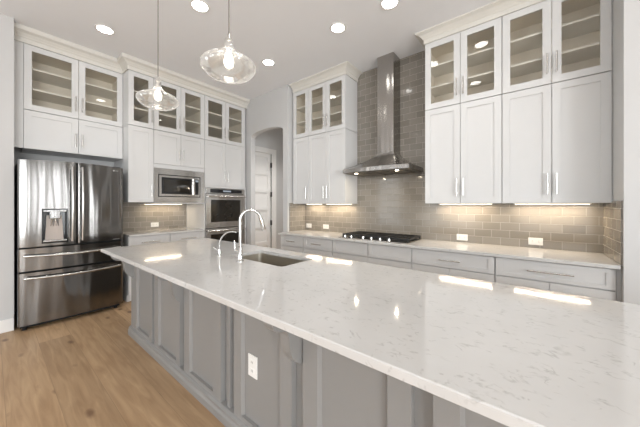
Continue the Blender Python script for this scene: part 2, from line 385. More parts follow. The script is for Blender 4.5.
# unseen windows, added behind and beside the camera to bring in daylight
def wall_with_windows(name, openings, axis, c0, c1, lo, hi):
    """openings: [(a,b)] along the wall, from z .45 to 2.65"""
    bm = BM()
    def bx(a, b, z0, z1):
        if axis == 'x': box(bm, a, b, c0, c1, z0, z1)
        else: box(bm, c0, c1, a, b, z0, z1)
    bx(lo, hi, 0, 0.45); bx(lo, hi, 2.65, CZ); p = lo
    for a, b in openings: bx(p, a, 0.45, 2.65); p = b
    bx(p, hi, 0.45, 2.65)
    return struct(name, bm, 'wall')
ops = [(-3.6, -1.6), (-0.4, 1.6), (2.4, 4.4)]
wall_with_windows('wall_rear', ops, 'x', -4.5, -4.4, -4.42, 5.4)
wall_with_windows('wall_far_right', SIDE, 'y', 5.4, 5.5, -4.5, 2.93)
for i, (a, b) in enumerate(ops):
    bm = BM()
    for z0, z1 in ((0.45, 0.51), (2.59, 2.65), (1.53, 1.57)): box(bm, a, b, -4.48, -4.42, z0, z1)
    for x in (a, (a+b)/2-0.03, b-0.06): box(bm, x, x+0.06, -4.479, -4.421, 0.46, 2.64)
    w = struct('window_%d' % (i+1), bm, 'trim'); obj('pane', box(BM(), a+0.05, b-0.05, -4.456, -4.45, 0.5, 2.6), 'window_pane', w)
for i, (a, b) in enumerate(SIDE):
    bm = BM()
    for z0, z1 in ((0.45, 0.50), (2.60, 2.65)): box(bm, 5.42, 5.48, a, b, z0, z1)
    for y in (a, b-0.04): box(bm, 5.421, 5.479, y, y+0.04, 0.46, 2.64)
    w = struct('window_%d' % (i+4), bm, 'trim'); obj('pane', box(BM(), 5.45, 5.456, a+0.03, b-0.03, 0.49, 2.61), 'window_pane', w)  # unseen slit windows, shaped for the refrigerator's reflections
bm = BM()
for z0, z1 in ((0.45, 0.50), (2.60, 2.65)): box(bm, -4.5, -4.44, -3.7, -1.8, z0, z1)
for y in (-3.7, -2.77, -1.84): box(bm, -4.499, -4.441, y, y+0.04, 0.46, 2.64)
w = struct('window_9', bm, 'trim'); obj('pane', box(BM(), -4.475, -4.469, -3.67, -1.83, 0.49, 2.61), 'window_pane', w)  # unseen window, added with its lamp to light the return wall
struct('wall_side_room', box(box(BM(), 1.6, 1.75, YW+0.16, 5.5, 0, CZ), 5.4, 5.5, 2.93, 5.5, 0, CZ), 'wall'); struct('wall_side_room_end', box(BM(), 1.6, 5.5, 5.5, 5.6, 0, CZ), 'wall')  # unseen dim room, added so the refrigerator's right half reflects darker
# baseboards
def baseboard(name, x0, x1, y0, y1):
    bm = BM(); box(bm, x0, x1, y0, y1, 0, 0.135, 0.004); return struct(name, bm, 'trim')
baseboard('baseboard_left', -4.42, -4.402, -4.4, 0.157)
baseboard('baseboard_right', XR+0.02, 1.75, 2.912, 2.93)
baseboard('baseboard_hall', XH, XH+0.016, 4.055, 5.5)

# tile fields (thin slabs on the walls)
tag(obj('tile_backsplash', box(BM(), XL+0.0102, XR-0.0102, YW-0.012, YW, 0.914, CZ), 'tileX'), 'taupe glass subway tile running behind cooktop and hood up to the ceiling', 'backsplash', kind='structure')
tag(obj('tile_backsplash', box(BM(), XL, XL+0.01, AY+0.04, YW, 0.914, 1.40), 'tileY'), 'narrow taupe tile strip on the wall end left of the range counter', 'backsplash', kind='structure')
tag(obj('tile_backsplash', box(BM(), XR-0.01, XR, 2.955, YW, 0.914, 1.40), 'tileY'), 'taupe tile strip on the return wall at right end of the counter', 'backsplash', kind='structure')
tag(obj('tile_backsplash', box(BM(), XW, XW+0.012, 1.05, 2.285, 0.945, 1.44), 'tileY'), 'taupe tile under the microwave beside the refrigerator', 'backsplash', kind='structure')

# ------------------------------------------------------------------ cabinet parts (local: x width, y depth from the front, z up)
T = 0.02
def shaker(x0, x1, z0, z1, st=0.062, rail=None, y=0.0, g=0.0023):
    rail = rail or st; x0 += g; x1 -= g; z0 += g; z1 -= g
    bm = BM()
    box(bm, x0, x1, y+0.009, y+T, z0, z1)
    f = lambda a, b, c, d: box(bm, a, b, y, y+0.0095, c, d)
    f(x0, x0+st, z0, z1); f(x1-st, x1, z0, z1); f(x0+st, x1-st, z0, z0+rail); f(x0+st, x1-st, z1-rail, z1)
    return bm
def glass_frame(x0, x1, z0, z1, st=0.064, g=0.0023):
    x0 += g; x1 -= g; z0 += g; z1 -= g; bm = BM()
    f = lambda a, b, c, d: box(bm, a, b, 0, T, c, d)
    f(x0, x0+st, z0, z1); f(x1-st, x1, z0, z1); f(x0+st, x1-st, z0, z0+st); f(x0+st, x1-st, z1-st, z1)
    return bm
def bar_handle(door, x, z, length, vertical=True):
    bm = BM(); r = 0.0072; h = length/2; e = h*0.72
    if vertical:
        tube(bm, [(x, -0.033, z-h), (x, -0.033, z+h)], r); [cyl(bm, (x, 0, z+s*e), (x, -0.033, z+s*e), 0.0045, 10) for s in (-1, 1)]
    else:
        tube(bm, [(x-h, -0.033, z), (x+h, -0.033, z)], r); [cyl(bm, (x+s*e, 0, z), (x+s*e, -0.033, z), 0.0045, 10) for s in (-1, 1)]
    return obj('handle', bm, 'chrome', door, smooth=True)
def carcass(w0, w1, d, z0, z1, root, m='white', inner=None, name='carcass'):
    bm = BM(); t = 0.018; y0 = T+0.002
    box(bm, w0, w0+t, y0, d, z0, z1); box(bm, w1-t, w1, y0, d, z0, z1)
    box(bm, w0+t, w1-t, y0, d, z0, z0+t); box(bm, w0+t, w1-t, y0, d, z1-t, z1); box(bm, w0+t, w1-t, d-0.01, d, z0+t, z1-t)
    o = obj(name, bm, m, root)
    if inner:
        bm = BM(); a, b, c, e = w0+t, w1-t, z0+t, z1-t; k = 0.003
        box(bm, a, a+k, y0+0.004, d-0.01, c, e); box(bm, b-k, b, y0+0.004, d-0.01, c, e)
        box(bm, a+k, b-k, d-0.013, d-0.01, c, e); box(bm, a+k, b-k, y0+0.004, d-0.013, c, c+k); box(bm, a+k, b-k, y0+0.004, d-0.013, e-k, e)
        obj('lining', bm, inner, root)
    return o
def cab(name, label, loc, rotz, w, z0, z1, depth, doors, kind, group, handles='bottom', hs=None, hl=0.19):
    """doors: list of x splits; kind 'glass' or 'solid'; hs: handle side per door ('l','r')"""
    r = thing(name, label, 'cabinet', loc, rotz, group)
    carcass(0.001, w-0.001, depth, z0+0.001, z1-0.001, r, 'white', 'inside' if kind == 'glass' else None)
    if kind == 'glass':
        for f in (0.345, 0.66):
            z = z0+(z1-z0)*f
            obj('shelf', box(BM(), 0.023, w-0.023, T+0.02, depth-0.014, z-0.009, z+0.009), 'shelf', r)
    for i, (a, b) in enumerate(zip(doors, doors[1:])):
        if kind == 'glass':
            d = obj('door', glass_frame(a, b, z0, z1), 'white', r)
            obj('glass_pane', box(BM(), a+0.0655, b-0.0655, 0.010, 0.014, z0+0.0655, z1-0.0655), 'pane', d)
        else: d = obj('door', shaker(a, b, z0, z1), 'white', r)
        s = hs[i]; x = a+0.032 if s == 'l' else b-0.032
        if handles == 'bottom': zz = z0+0.085+hl/2
        else: zz = z1-0.085-hl/2
        bar_handle(d, x, zz, hl)
    return r

# crown moulding profile: (outward, z) - outward is -y local
def crown(name, path, z0, label, group=None):
    """path: list of (x, y) face line, outward normal on the right side of travel; mitred corners"""
    prof = [(0.0, z0), (0.012, z0), (0.012, z0+0.05), (0.02, z0+0.055), (0.03, z0+0.07), (0.055, z0+0.095), (0.085, z0+0.108), (0.092, z0+0.112), (0.092, CZ), (0.0, CZ)]
    pts = [Vector((*p, 0)) for p in path]; n = len(pts); bm = BM(); rings = []
    for i, p in enumerate(pts):
        ds = []
        if i > 0: ds.append((p-pts[i-1]).normalized())
        if i < n-1: ds.append((pts[i+1]-p).normalized())
        ns = [Vector((d.y, -d.x, 0)) for d in ds]
        nn = sum(ns, Vector()); nn = nn/nn.dot(ns[0]) if nn.length > 0.01 else ns[0]
        rings.append([bm.verts.new((p.x+nn.x*o, p.y+nn.y*o, z)) for o, z in prof])
    k = len(prof)
    for a, b in zip(rings, rings[1:]):
        for j in range(k): bm.faces.new((a[j], a[(j+1) % k], b[(j+1) % k], b[j]))
    bm.faces.new(rings[0]); bm.faces.new(rings[-1][::-1])
    o = obj(name, bm, 'crown')
    return tag(o, label, 'crown moulding', group)

ZB, ZS, ZT = 1.385, 2.495, 3.285          # upper doors: bottom, split, top
UY = 3.25                                 # face of upper cabinets on the range wall
UD = YW-UY-0.013                          # depth
GU = 'white upper cabinets'
# --- uppers left of the hood
x0 = -3.2; w = 1.07
cab('upper_cabinet', 'solid-door white wall cabinet with three doors left of the hood', (x0, UY, 0), 0, w, ZB, ZS-0.004, UD, [0, 0.345, 0.71, w], 'solid', GU, hs='rrl')
cab('glass_cabinet', 'glass-door cabinet with three glazed doors left of the hood, by the arch', (x0, UY, 0), 0, w, ZS, ZT, UD, [0, 0.345, 0.71, w], 'glass', 'glass-door cabinets', hs='rrl')
# --- uppers right of the hood
cab('upper_cabinet', 'solid two-door white wall cabinet directly right of the hood', (-0.998, UY, 0), 0, 0.76, ZB, ZS-0.004, UD, [0, 0.38, 0.76], 'solid', GU, hs='rl')
cab('glass_cabinet', 'glass two-door cabinet directly right of the hood, reflecting ceiling lights', (-0.998, UY, 0), 0, 0.76, ZS, ZT, UD, [0, 0.38, 0.76], 'glass', 'glass-door cabinets', hs='rl')
cab('upper_cabinet', 'solid two-door white wall cabinet at far right against the return wall', (-0.236, UY, 0), 0, 0.758, ZB, ZS-0.004, UD, [0, 0.38, 0.758], 'solid', GU, hs='rl')
cab('glass_cabinet', 'large glass two-door cabinet at the upper right corner of the photo', (-0.236, UY, 0), 0, 0.758, ZS, ZT, UD, [0, 0.38, 0.758], 'glass', 'glass-door cabinets', hs='rl')
obj_f = tag(obj('filler_strip', box(BM(), 0.5225, XR-0.0005, UY+0.012, UY+0.03, ZB, ZT), 'white'), 'narrow white filler between the far right upper cabinets and the wall', 'filler')
# crowns
crown('crown_moulding', [(-3.208, UY+0.004), (-2.13, UY+0.004), (-2.13, YW-0.013)], ZT+0.001, 'cream crown moulding on the cabinets left of the hood')
crown('crown_moulding', [(-0.998, YW-0.013), (-0.998, UY+0.004), (XR-0.001, UY+0.004)], ZT+0.001, 'cream crown moulding on the cabinets right of the hood')

# --- wall A (fridge wall): local x -> +Y, depth -> -X
RA = PI/2; XA = -4.37; DA = abs(XW-XA)-0.013
XF1 = -4.60; DF = abs(XW-XF1)-0.002
# above the refrigerator
ZA = 1.415; ZAT = 3.25; ZAS = 2.49
y0 = 0.235; wF = 1.19-y0
cab('glass_cabinet', 'glass two-door cabinet above the refrigerator, at the far left', (XF1, y0, 0), RA, wF-0.001, ZS-0.01, ZAT, DF, [0, 0.478, wF-0.001], 'glass', 'glass-door cabinets', hs='rl')
cab('upper_cabinet', 'solid low two-door white cabinet right above the refrigerator', (XF1, y0, 0), RA, wF-0.001, 2.03, ZS-0.014, DF, [0, 0.478, wF-0.001], 'solid', GU, hs='rl', hl=0.17)
tag(obj('filler_strip', box(BM(), XF1-0.02, XF1-0.003, 0.1575, y0-0.001, 2.03, 3.25), 'white'), 'white filler strip between left wall and the cabinets above the refrigerator', 'filler')
# tall section
r = cab('upper_cabinet', 'narrow single-door white cabinet between the refrigerator and the microwave', (XA, 1.192, 0), RA, 0.316, ZA-0.01, ZAS-0.004, DA, [0, 0.316], 'solid', GU, hs='r')
cab('glass_cabinet', 'narrow single glass-door cabinet behind the far pendant light', (XA, 1.192, 0), RA, 0.316, ZAS, ZAT, DA, [0, 0.316], 'glass', 'glass-door cabinets', hs='r')
cab('upper_cabinet', 'solid two-door white cabinet directly above the microwave', (XA, 1.510, 0), RA, 0.776, 1.986, ZAS-0.004, DA, [0, 0.388, 0.776], 'solid', GU, hs='rl', hl=0.17)
cab('glass_cabinet', 'glass two-door cabinet above the microwave', (XA, 1.510, 0), RA, 0.776, ZAS, ZAT, DA, [0, 0.388, 0.776], 'glass', 'glass-door cabinets', hs='rl')
cab('upper_cabinet', 'solid two-door white cabinet directly above the wall ovens', (XA, 2.288, 0), RA, 0.84, 1.705, ZAS-0.004, DA, [0, 0.40, 0.81], 'solid', GU, hs='rl')
cab('glass_cabinet', 'glass two-door cabinet above the wall ovens, nearest the arch', (XA, 2.288, 0), RA, 0.84, ZAS, ZAT, DA, [0, 0.40, 0.81], 'glass', 'glass-door cabinets', hs='rl')
crown('crown_moulding', [(XF1, 0.1575), (XF1, 1.191), (XA, 1.191), (XA, AY-0.001)], ZAT+0.001, 'long cream crown moulding over the refrigerator, microwave and oven cabinets')

# microwave housing + oven housing (cabinet bodies)
t_ = thing('microwave_cabinet', 'white open cabinet box that holds the built-in microwave', 'cabinet', (XA, 1.510, 0), RA)
bm = BM(); box(bm, 0.001, 0.775, 0.008, DA, ZA-0.03, ZA-0.012); box(bm, 0.001, 0.019, 0.008, DA, ZA-0.012, 1.984); box(bm, 0.757, 0.775, 0.008, DA, ZA-0.012, 1.984)
box(bm, 0.019, 0.757, 0.008, DA, 1.925, 1.984); box(bm, 0.019, 0.757, DA-0.012, DA, ZA-0.012, 1.925)
obj('carcass', bm, 'white', t_)
t_ = thing('oven_cabinet', 'white tall cabinet frame around the double wall ovens', 'cabinet', (XA, 2.288, 0), RA)
bm = BM(); OW = 0.84
box(bm, 0.001, 0.013, 0.0, DA, 0, 1.704); box(bm, 0.808, 0.839, 0.0, DA, 0, 1.704)
box(bm, 0.013, 0.808, 0.004, DA, 1.668, 1.704); box(bm, 0.013, 0.808, 0.02, DA, 0.30, 0.33); box(bm, 0.013, 0.808, DA-0.012, DA, 0.33, 1.668)
obj('carcass', bm, 'white', t_)
d = obj('drawer', shaker(0.0135, 0.8075, 0.10, 0.30), 'white', t_); bar_handle(d, 0.41, 0.22, 0.25, False)
obj('toe_kick', box(BM(), 0.0135, 0.8075, 0.07, 0.09, 0, 0.098), 'white', t_)

# ------------------------------------------------------------------ base cabinets
def base_cab(label, loc, rotz, w, depth, top, fronts, drawer_h=0.165, false_front=False, dbl=True, hl=0.18):
    """fronts: doors below; one drawer on top"""
    r = thing('base_cabinet', label, 'cabinet', loc, rotz, 'white base cabinets')
    bm = BM(); box(bm, 0.001, w-0.001, T+0.002, depth, 0.10, top-0.001); box(bm, 0.001, w-0.001, 0.08, depth, 0, 0.10)
    obj('carcass', bm, 'white', r)
    z1 = top-0.006; z0 = z1-drawer_h
    if false_front:
        for a, b in ((0, w/2), (w/2, w)): obj('drawer_front', shaker(a+0.003, b-0.003, z0, z1, st=0.05, rail=0.032), 'white', r)
    else:
        d = obj('drawer', shaker(0.003, w-0.003, z0, z1, st=0.05, rail=0.032), 'white', r)
        bar_handle(d, w/2, (z0+z1)/2, min(hl, w*0.45), False)
    ds = [0, w/2, w] if dbl else [0, w]
    for i, (a, b) in enumerate(zip(ds, ds[1:])):
        d = obj('door', shaker(a+0.003 if i == 0 else a, b-0.003 if b == w else b, 0.105, z0-0.006), 'white', r)
        side = ('r' if i == 0 else 'l') if dbl else 'r'
        bar_handle(d, b-0.035 if side == 'r' else a+0.035, z0-0.17, 0.17)
    return r
BY = 2.985; BD = YW-BY-0.013
xs = [-3.232, -2.72, -2.177, -1.06, -0.272, 0.505]
base_cab('first white base cabinet at the arch end of the range counter', (xs[0], BY, 0), 0, xs[1]-xs[0], BD, 0.882, None, dbl=False)
base_cab('second white base cabinet from the arch, left of the cooktop', (xs[1], BY, 0), 0, xs[2]-xs[1], BD, 0.882, None, dbl=False)
base_cab('white base cabinet under the cooktop with two plain front panels', (xs[2], BY, 0), 0, xs[3]-xs[2], BD, 0.882, None, false_front=True)
base_cab('white base cabinet right of the cooktop with one wide drawer', (xs[3], BY, 0), 0, xs[4]-xs[3], BD, 0.882, None, hl=0.2)
base_cab('white base cabinet at the far right end of the range counter', (xs[4], BY, 0), 0, xs[5]-xs[4], BD, 0.882, None, hl=0.3)
tag(obj('filler_strip', box(BM(), 0.506, XR-0.001, BY+0.02, BY+0.04, 0.1, 0.882), 'white'), 'thin filler between the far right base cabinet and the wall', 'filler')
CA = 0.95
base_cab('white base cabinet beside the refrigerator under the left counter', (XA, 1.195, 0), RA, 0.54, DA, CA-0.03, None, dbl=False, hl=0.24)
base_cab('white base cabinet beside the ovens under the left counter', (XA, 1.735, 0), RA, 0.55, DA, CA-0.03, None, dbl=False, hl=0.24)
# counters
def slab(x0, x1, y0, y1, z0, z1): return box(BM(), x0, x1, y0, y1, z0, z1, 0.003)
tag(obj('countertop', slab(XL+0.002, XR-0.0105, 2.945, YW-0.013, 0.884, 0.914), 'quartz'), 'long white quartz countertop under the range hood', 'countertop')
tag(obj('countertop', slab(XW+0.013, XA+0.025, 1.195, 2.286, CA-0.029, CA), 'quartz'), 'short white quartz counter between the refrigerator and ovens', 'countertop')

# ------------------------------------------------------------------ island
IX0, IX1, IY0, IY1 = -3.485, 1.5, 0.71, 1.855
SX0, SX1, SY0, SY1 = -2.13, -1.43, 1.335, 1.70
def island_top():
    bm = BM(); z0, z1 = 0.884, 0.914; r = 0.03; n = 5
    inner = []
    for cx, cy, a0 in ((SX1-r, SY1-r, 0), (SX0+r, SY1-r, PI/2), (SX0+r, SY0+r, PI), (SX1-r, SY0+r, 1.5*PI)):
        for k in range(n+1):
            a = a0+k*PI/2/n; inner.append((cx+r*math.cos(a), cy+r*math.sin(a)))
    e = 0.004
    outs = [(IX1, IY1), (IX0, IY1), (IX0, IY0), (IX1, IY0)]
    m = n+1
    def ring(pts, z): return [bm.verts.new((x, y, z)) for x, y in pts]
    ins = [(IX1-e, IY1-e), (IX0+e, IY1-e), (IX0+e, IY0+e), (IX1-e, IY0+e)]
    oT, oB, iT, iB = ring(ins, z1), ring(outs, z0), ring(inner, z1), ring(inner, z0)
    oM = ring(outs, z1-e)
    for i in range(4):
        j = (i+1) % 4
        bm.faces.new((oT[i], oT[j], oM[j], oM[i])); bm.faces.new((oM[i], oM[j], oB[j], oB[i]))
    for O, I in ((oT, iT), (oB, iB)):
        for q in range(4):
            for k in range(n): bm.faces.new((O[q], I[q*m+k], I[q*m+k+1]))
            q2 = (q+1) % 4
            bm.faces.new((O[q], I[q*m+n], I[(q2*m) % len(I)], O[q2]))
    N = len(iT)
    for k in range(N): bm.faces.new((iT[k], iT[(k+1) % N], iB[(k+1) % N], iB[k]))
    return bm
tag(obj('island_countertop', island_top(), 'quartz'), 'large white veined quartz top of the kitchen island', 'countertop')
isl = thing('kitchen_island', 'grey painted kitchen island base with recessed panels', 'island', (-3.307, 0.93, 0))
ox, oy = -3.307, 0.93
BF = 0.035     # face of the frames sits at local y 0; core behind
bm = BM()
xr = IX1-0.1-ox
# core box as a shell, hollow so that the sink hangs free
yb = 1.80-oy
box(bm, 0.0, xr, BF, BF+0.02, 0, 0.883); box(bm, 0.0, xr, yb-0.02, yb, 0.1, 0.883); box(bm, 0.0, 0.02, BF+0.02, yb-0.02, 0, 0.883); box(bm, xr-0.02, xr, BF+0.02, yb-0.02, 0, 0.883); box(bm, 0.02, xr-0.02, BF+0.02, yb-0.02, 0, 0.1)
obj('body', bm, 'island', isl)
bm = BM(); prism(bm, [(BF, 0), (-0.024, 0), (-0.024, 0.045), (-0.017, 0.06), (-0.017, 0.078), (-0.0, 0.088), (BF, 0.088)], 'x', -0.024, xr)
prism(bm, [(0, 0), (-0.024, 0), (-0.024, 0.045), (-0.017, 0.06), (-0.017, 0.078), (0.0, 0.088)], 'y', BF, yb)
obj('base_moulding', bm, 'island', isl)
def ipanel(a, b, st0=0.085, st1=0.07):
    a -= ox; b -= ox; z0, z1 = 0.088, 0.883; bm = BM(); y1 = BF-0.001
    box(bm, a+st0, b-st1, 0.02, y1, z0, z1)
    box(bm, a, a+st0, 0, y1, z0, z1); box(bm, b-st1, b, 0, y1, z0, z1)
    box(bm, a+st0, b-st1, 0, 0.02, z0, z0+0.028); box(bm, a+st0, b-st1, 0, 0.02, z1-0.05, z1)
    c = 0.012
    prism(bm, [(a+st0, 0.0), (a+st0+c, 0.0195), (a+st0, 0.0195)], 'z', z0+0.028, z1-0.05); prism(bm, [(b-st1, 0.0), (b-st1-c, 0.0195), (b-st1, 0.0195)], 'z', z0+0.028, z1-0.05)
    return obj('panel', bm, 'island', isl)
ipanel(-3.309, -2.736, 0.16, 0.075)
ipanel(-2.678, -2.168, 0.085, 0.065)
ipanel(-2.090, -1.571, 0.085, 0.095)
ipanel(-1.424, -0.928, 0.075, 0.085)
p5 = ipanel(-0.852, -0.333, 0.090, 0.090)
ipanel(-0.259, 0.259, 0.081, 0.090)
ipanel(0.338, 0.857, 0.09, 0.09); ipanel(0.920, 1.361, 0.09, 0.07)
obj('post', box(BM(), -1.512-ox, -1.483-ox, 0.012, BF-0.001, 0.088, 0.883), 'island', isl)
# left end panel
bm = BM(); box(bm, -0.018, -0.001, BF, 0.12, 0.088, 0.883); box(bm, -0.018, -0.001, yb-0.085, yb, 0.088, 0.883); box(bm, -0.018, -0.001, 0.12, yb-0.085, 0.088, 0.16); box(bm, -0.018, -0.001, 0.12, yb-0.085, 0.81, 0.883)
obj('end_panel', bm, 'island', isl)
def corbel(xc, w=0.058):
    """scrolled bracket under the overhang, profile in (y, z)"""
    q = [(-.215, .852), (-.207, .832), (-.19, .817), (-.165, .808), (-.14, .802), (-.125, .788), (-.116, .762), (-.112, .725), (-.103, .684), (-.083, .648), (-.056, .622), (-.024, .606), (-.012, .60)]
    P = smooth_prof(q, 4); y0 = BF-0.001
    poly = [(y0, .8825), (y0-.215, .8825)]+[(y0+a, z) for a, z in P]+[(y0, .60)]
    bm = BM(); prism(bm, poly, 'x', xc-w/2-ox, xc+w/2-ox)
    return bm
for xc, kw in ((-3.262, {}), (-2.130, {}), (-0.890, {}), (0.299, {})):
    obj('corbel', corbel(xc, **kw), 'island', isl)
bm = BM(); prism(bm, [(BF-0.001, 0.882), (-0.06, 0.882), (-0.06, 0.865), (-0.045, 0.85), (-0.03, 0.842), (BF-0.001, 0.835)], 'x', -2.736-ox, -2.678-ox)
obj('bracket', bm, 'island', isl)

# ------------------------------------------------------------------ outlets
def outlet(label, loc, rotz, horizontal=True, w=0.12, h=0.075):
    r = thing('wall_outlet', label, 'outlet', loc, rotz, 'white electrical outlets')
    if not horizontal: w, h = h, w
    pl = obj('faceplate', box(BM(), -w/2, w/2, -0.006, 0, -h/2, h/2, 0.0015), 'plastic', r)
    s = 0.030
    for k in (-1, 1):
        cx, cz = (k*w*0.22, 0) if horizontal else (0, k*h*0.2)
        so = obj('socket', box(BM(), cx-0.017, cx+0.017, -0.0085, -0.0062, cz-0.014, cz+0.014, 0.001), 'plastic', r)
        bm = BM()
        for q in (-1, 1):
            if horizontal: box(bm, cx-0.006, cx+0.006, -0.0095, -0.0086, cz+q*0.006-0.001, cz+q*0.006+0.001)
            else: box(bm, cx+q*0.006-0.001, cx+q*0.006+0.001, -0.0095, -0.0086, cz-0.006, cz+0.006)
        obj('slot', bm, 'slot', so)
    return r
YT = YW-0.0122
outlet('white outlet on tile under the hood-side cabinets, nearest the left corner', (-3.133, YT, 0.995), 0)
outlet('white outlet on tile just left of the cooktop, second from the left corner', (-2.747, YT, 0.995), 0)
outlet('white outlet on tile right of the cooktop, below the first right cabinet', (-0.661, YT, 0.975), 0)
outlet('white double outlet on tile under the far right cabinets', (0.03, YT, 0.985), 0)
outlet('white outlet on tile beneath the microwave', (XW+0.0122, 1.755, 1.03), RA)
outlet('white upright outlet on the grey side panel of the island', (-1.258, 0.9498, 0.437), 0, horizontal=False, w=0.125, h=0.08)

# ------------------------------------------------------------------ under-cabinet lights
def strip(label, loc, rotz, L, power):
    r = thing('under_cabinet_light', label, 'light', loc, rotz, 'warm under-cabinet light bars')
    obj('housing', box(BM(), -L/2, L/2, -0.02, 0.02, -0.008, 0), 'plastic', r)
    obj('diffuser', box(BM(), -L/2+0.01, L/2-0.01, -0.006, 0.006, -0.011, -0.0081), 'led', r)
    area_light('strip_light', (0, 0, -0.016), (0, 0, 0), L-0.02, 0.012, power*0.85, (1.0, 0.82, 0.60), r)
    return r
zc = ZB-0.0005
ys = YW-0.11
strip('warm light bar under the cabinets left of the hood, on the arch side', (-2.93, ys, zc), 0, 0.36, 2.0)
strip('warm light bar under the cabinets left of the hood, on the cooktop side', (-2.42, ys, zc), 0, 0.5, 2.7)
strip('warm light bar under the cabinet just right of the hood', (-0.62, ys, zc), 0, 0.56, 3.0)
strip('warm light bar under the far right wall cabinet', (0.14, ys, zc), 0, 0.58, 3.0)
strip('warm light bar under the microwave on the left wall', (XW+0.12, 1.86, 1.384), RA, 0.6, 2.0)

# ------------------------------------------------------------------ refrigerator (local: x -> +Y, y -> -X)
FR = thing('refrigerator', 'stainless steel french-door refrigerator with water dispenser and two drawers', 'refrigerator', (-4.27, 0.178, 0), RA)
FW = 0.93
obj('body', box(BM(), 0.006, FW+0.015, 0.075, 0.74, 0.035, 1.845), 'darkgrey', FR)
def curved_front(x0, x1, z0, z1, bulge=0.022, n=16, depth=0.07, cut=None, topcurve=0.0, full=(0.0, FW)):
    """door whose face bows outwards slightly in plan; optional rectangular cut (a,b,c,d)"""
    bm = BM()
    def fy(x):
        u = (x-full[0])/(full[1]-full[0])*2-1
        e = 0.0
        for xe in (x0, x1):
            dd = abs(x-xe)
            if dd < 0.014: e = max(e, 0.014-math.sqrt(max(0, 0.014**2-(0.014-dd)**2)))
        return -bulge*(1-u*u)+e
    def zt(x):
        u = (x-full[0])/(full[1]-full[0])*2-1
        return z1+topcurve*(1-u*u)
    xs = sorted(set([x0, x0+0.003, x0+0.007, x0+0.014]+[x0+(x1-x0)*k/n for k in range(1, n)]+[x1-0.014, x1-0.007, x1-0.003, x1]+(list(cut[:2]) if cut else [])))
    rows = [0, 1] if not cut else [0, 1, 2, 3]
    def zz(x, r):
        if not cut: return (z0, zt(x))[r]
        return (z0, cut[2], cut[3], zt(x))[r]
    F = [[bm.verts.new((x, fy(x), zz(x, r))) for r in rows] for x in xs]
    for i in range(len(xs)-1):
        for r in rows[:-1]:
            if cut and r == 1 and xs[i] >= cut[0]-1e-6 and xs[i+1] <= cut[1]+1e-6: continue
            bm.faces.new((F[i][r], F[i+1][r], F[i+1][r+1], F[i][r+1]))
    Bk = [[bm.verts.new((x, depth, zz(x, r))) for r in (0, rows[-1])] for x in xs]
    for i in range(len(xs)-1):
        bm.faces.new((F[i][0], Bk[i][0], Bk[i+1][0], F[i+1][0])); bm.faces.new((F[i][-1], F[i+1][-1], Bk[i+1][1], Bk[i][1]))
        bm.faces.new((Bk[i][0], Bk[i][1], Bk[i+1][1], Bk[i+1][0]))
    for i in (0, -1): bm.faces.new([F[i][r] for r in rows]+[Bk[i][1], Bk[i][0]])
    return bm
mid = 0.468
DC = (0.175, 0.388, 0.935, 1.325)
ld = obj('door', curved_front(0.0, mid-0.003, 0.908, 1.855, cut=DC, topcurve=0.02), 'fridge', FR, smooth=True)
rd = obj('door', curved_front(mid+0.003, FW, 0.908, 1.855, topcurve=0.02), 'fridge', FR, smooth=True)
def fyy(x, b=0.022): u = x/FW*2-1; return -b*(1-u*u)
dr1 = obj('drawer', curved_front(0.0, FW, 0.648, 0.888), 'fridge', FR, smooth=True)
dr2 = obj('drawer', curved_front(0.0, FW, 0.06, 0.626), 'fridge', FR, smooth=True)
obj('door_gasket', box(BM(), 0.012, FW-0.012, 0.0705, 0.0745, 0.10, 1.84), 'rubber', FR)
for hx, dd in ((mid-0.045, ld), (mid+0.045, rd)):
    f = fyy(hx); bm = BM(); pts = []
    for k in range(25):
        u = k/24; z = 0.945+0.875*u; pts.append((hx, f-0.030-0.028*math.sin(PI*u), z))
    tube(bm, pts, 0.014, 12); [cyl(bm, (hx, f+0.002, z), (hx, f-0.032, z), 0.013, 12) for z in (0.962, 1.803)]
    obj('handle', bm, 'steel', dd, smooth=True)
for z, dd in ((0.815, dr1), (0.575, dr2)):
    bm = BM(); pts = []
    for k in range(31):
        u = k/30; x = 0.04+0.85*u; pts.append((x, fyy(x)-0.040-0.012*math.sin(PI*u), z-0.014*math.sin(PI*u)+0.0))
    tube(bm, pts, 0.014, 12); [cyl(bm, (x, fyy(x)+0.002, z-0.002), (x, fyy(x)-0.04, z-0.002), 0.013, 12) for x in (0.06, 0.87)]
    obj('handle', bm, 'steel', dd, smooth=True)
# dispenser
a, b, c, e = DC; f = fyy((a+b)/2)
bm = BM(); t = 0.008; g = 0.001
box(bm, a+g, a+t, f+0.0, f+0.085, c+g, e-g); box(bm, b-t, b-g, f+0.0, f+0.085, c+g, e-g); box(bm, a+t, b-t, f, f+0.085, c+g, c+0.03); box(bm, a+t, b-t, f, f+0.085, e-0.012, e-g)
box(bm, a+t, b-t, f+0.075, f+0.085, c+0.03, e-0.012)
disp = obj('water_dispenser', bm, 'black', FR)
prism_bm = BM(); prism(prism_bm, [(a+0.03, c+0.032), (b-0.03, c+0.032), (b-0.045, e-0.075), (a+0.045, e-0.075)], 'y', f+0.066, f+0.074)
obj('back_panel', prism_bm, 'beige', disp)
obj('nozzle', box(BM(), (a+b)/2-0.045, (a+b)/2+0.045, f+0.005, f+0.06, e-0.115, e-0.02, 0.006), 'fridge', disp)
obj('control_strip', box(BM(), a+0.012, b-0.012, f-0.002, f+0.012, e-0.035, e-0.013, 0.002), 'fridge', disp)
bm = BM()
for k, dx in enumerate((-0.03, -0.01, 0.012, 0.032)): cyl(bm, ((a+b)/2+dx*0.7, f+0.05, e-0.115), ((a+b)/2+dx, f+0.055, e-0.20), 0.007, 8, r1=0.003)
obj('paddle', bm, 'polish', disp, smooth=True)
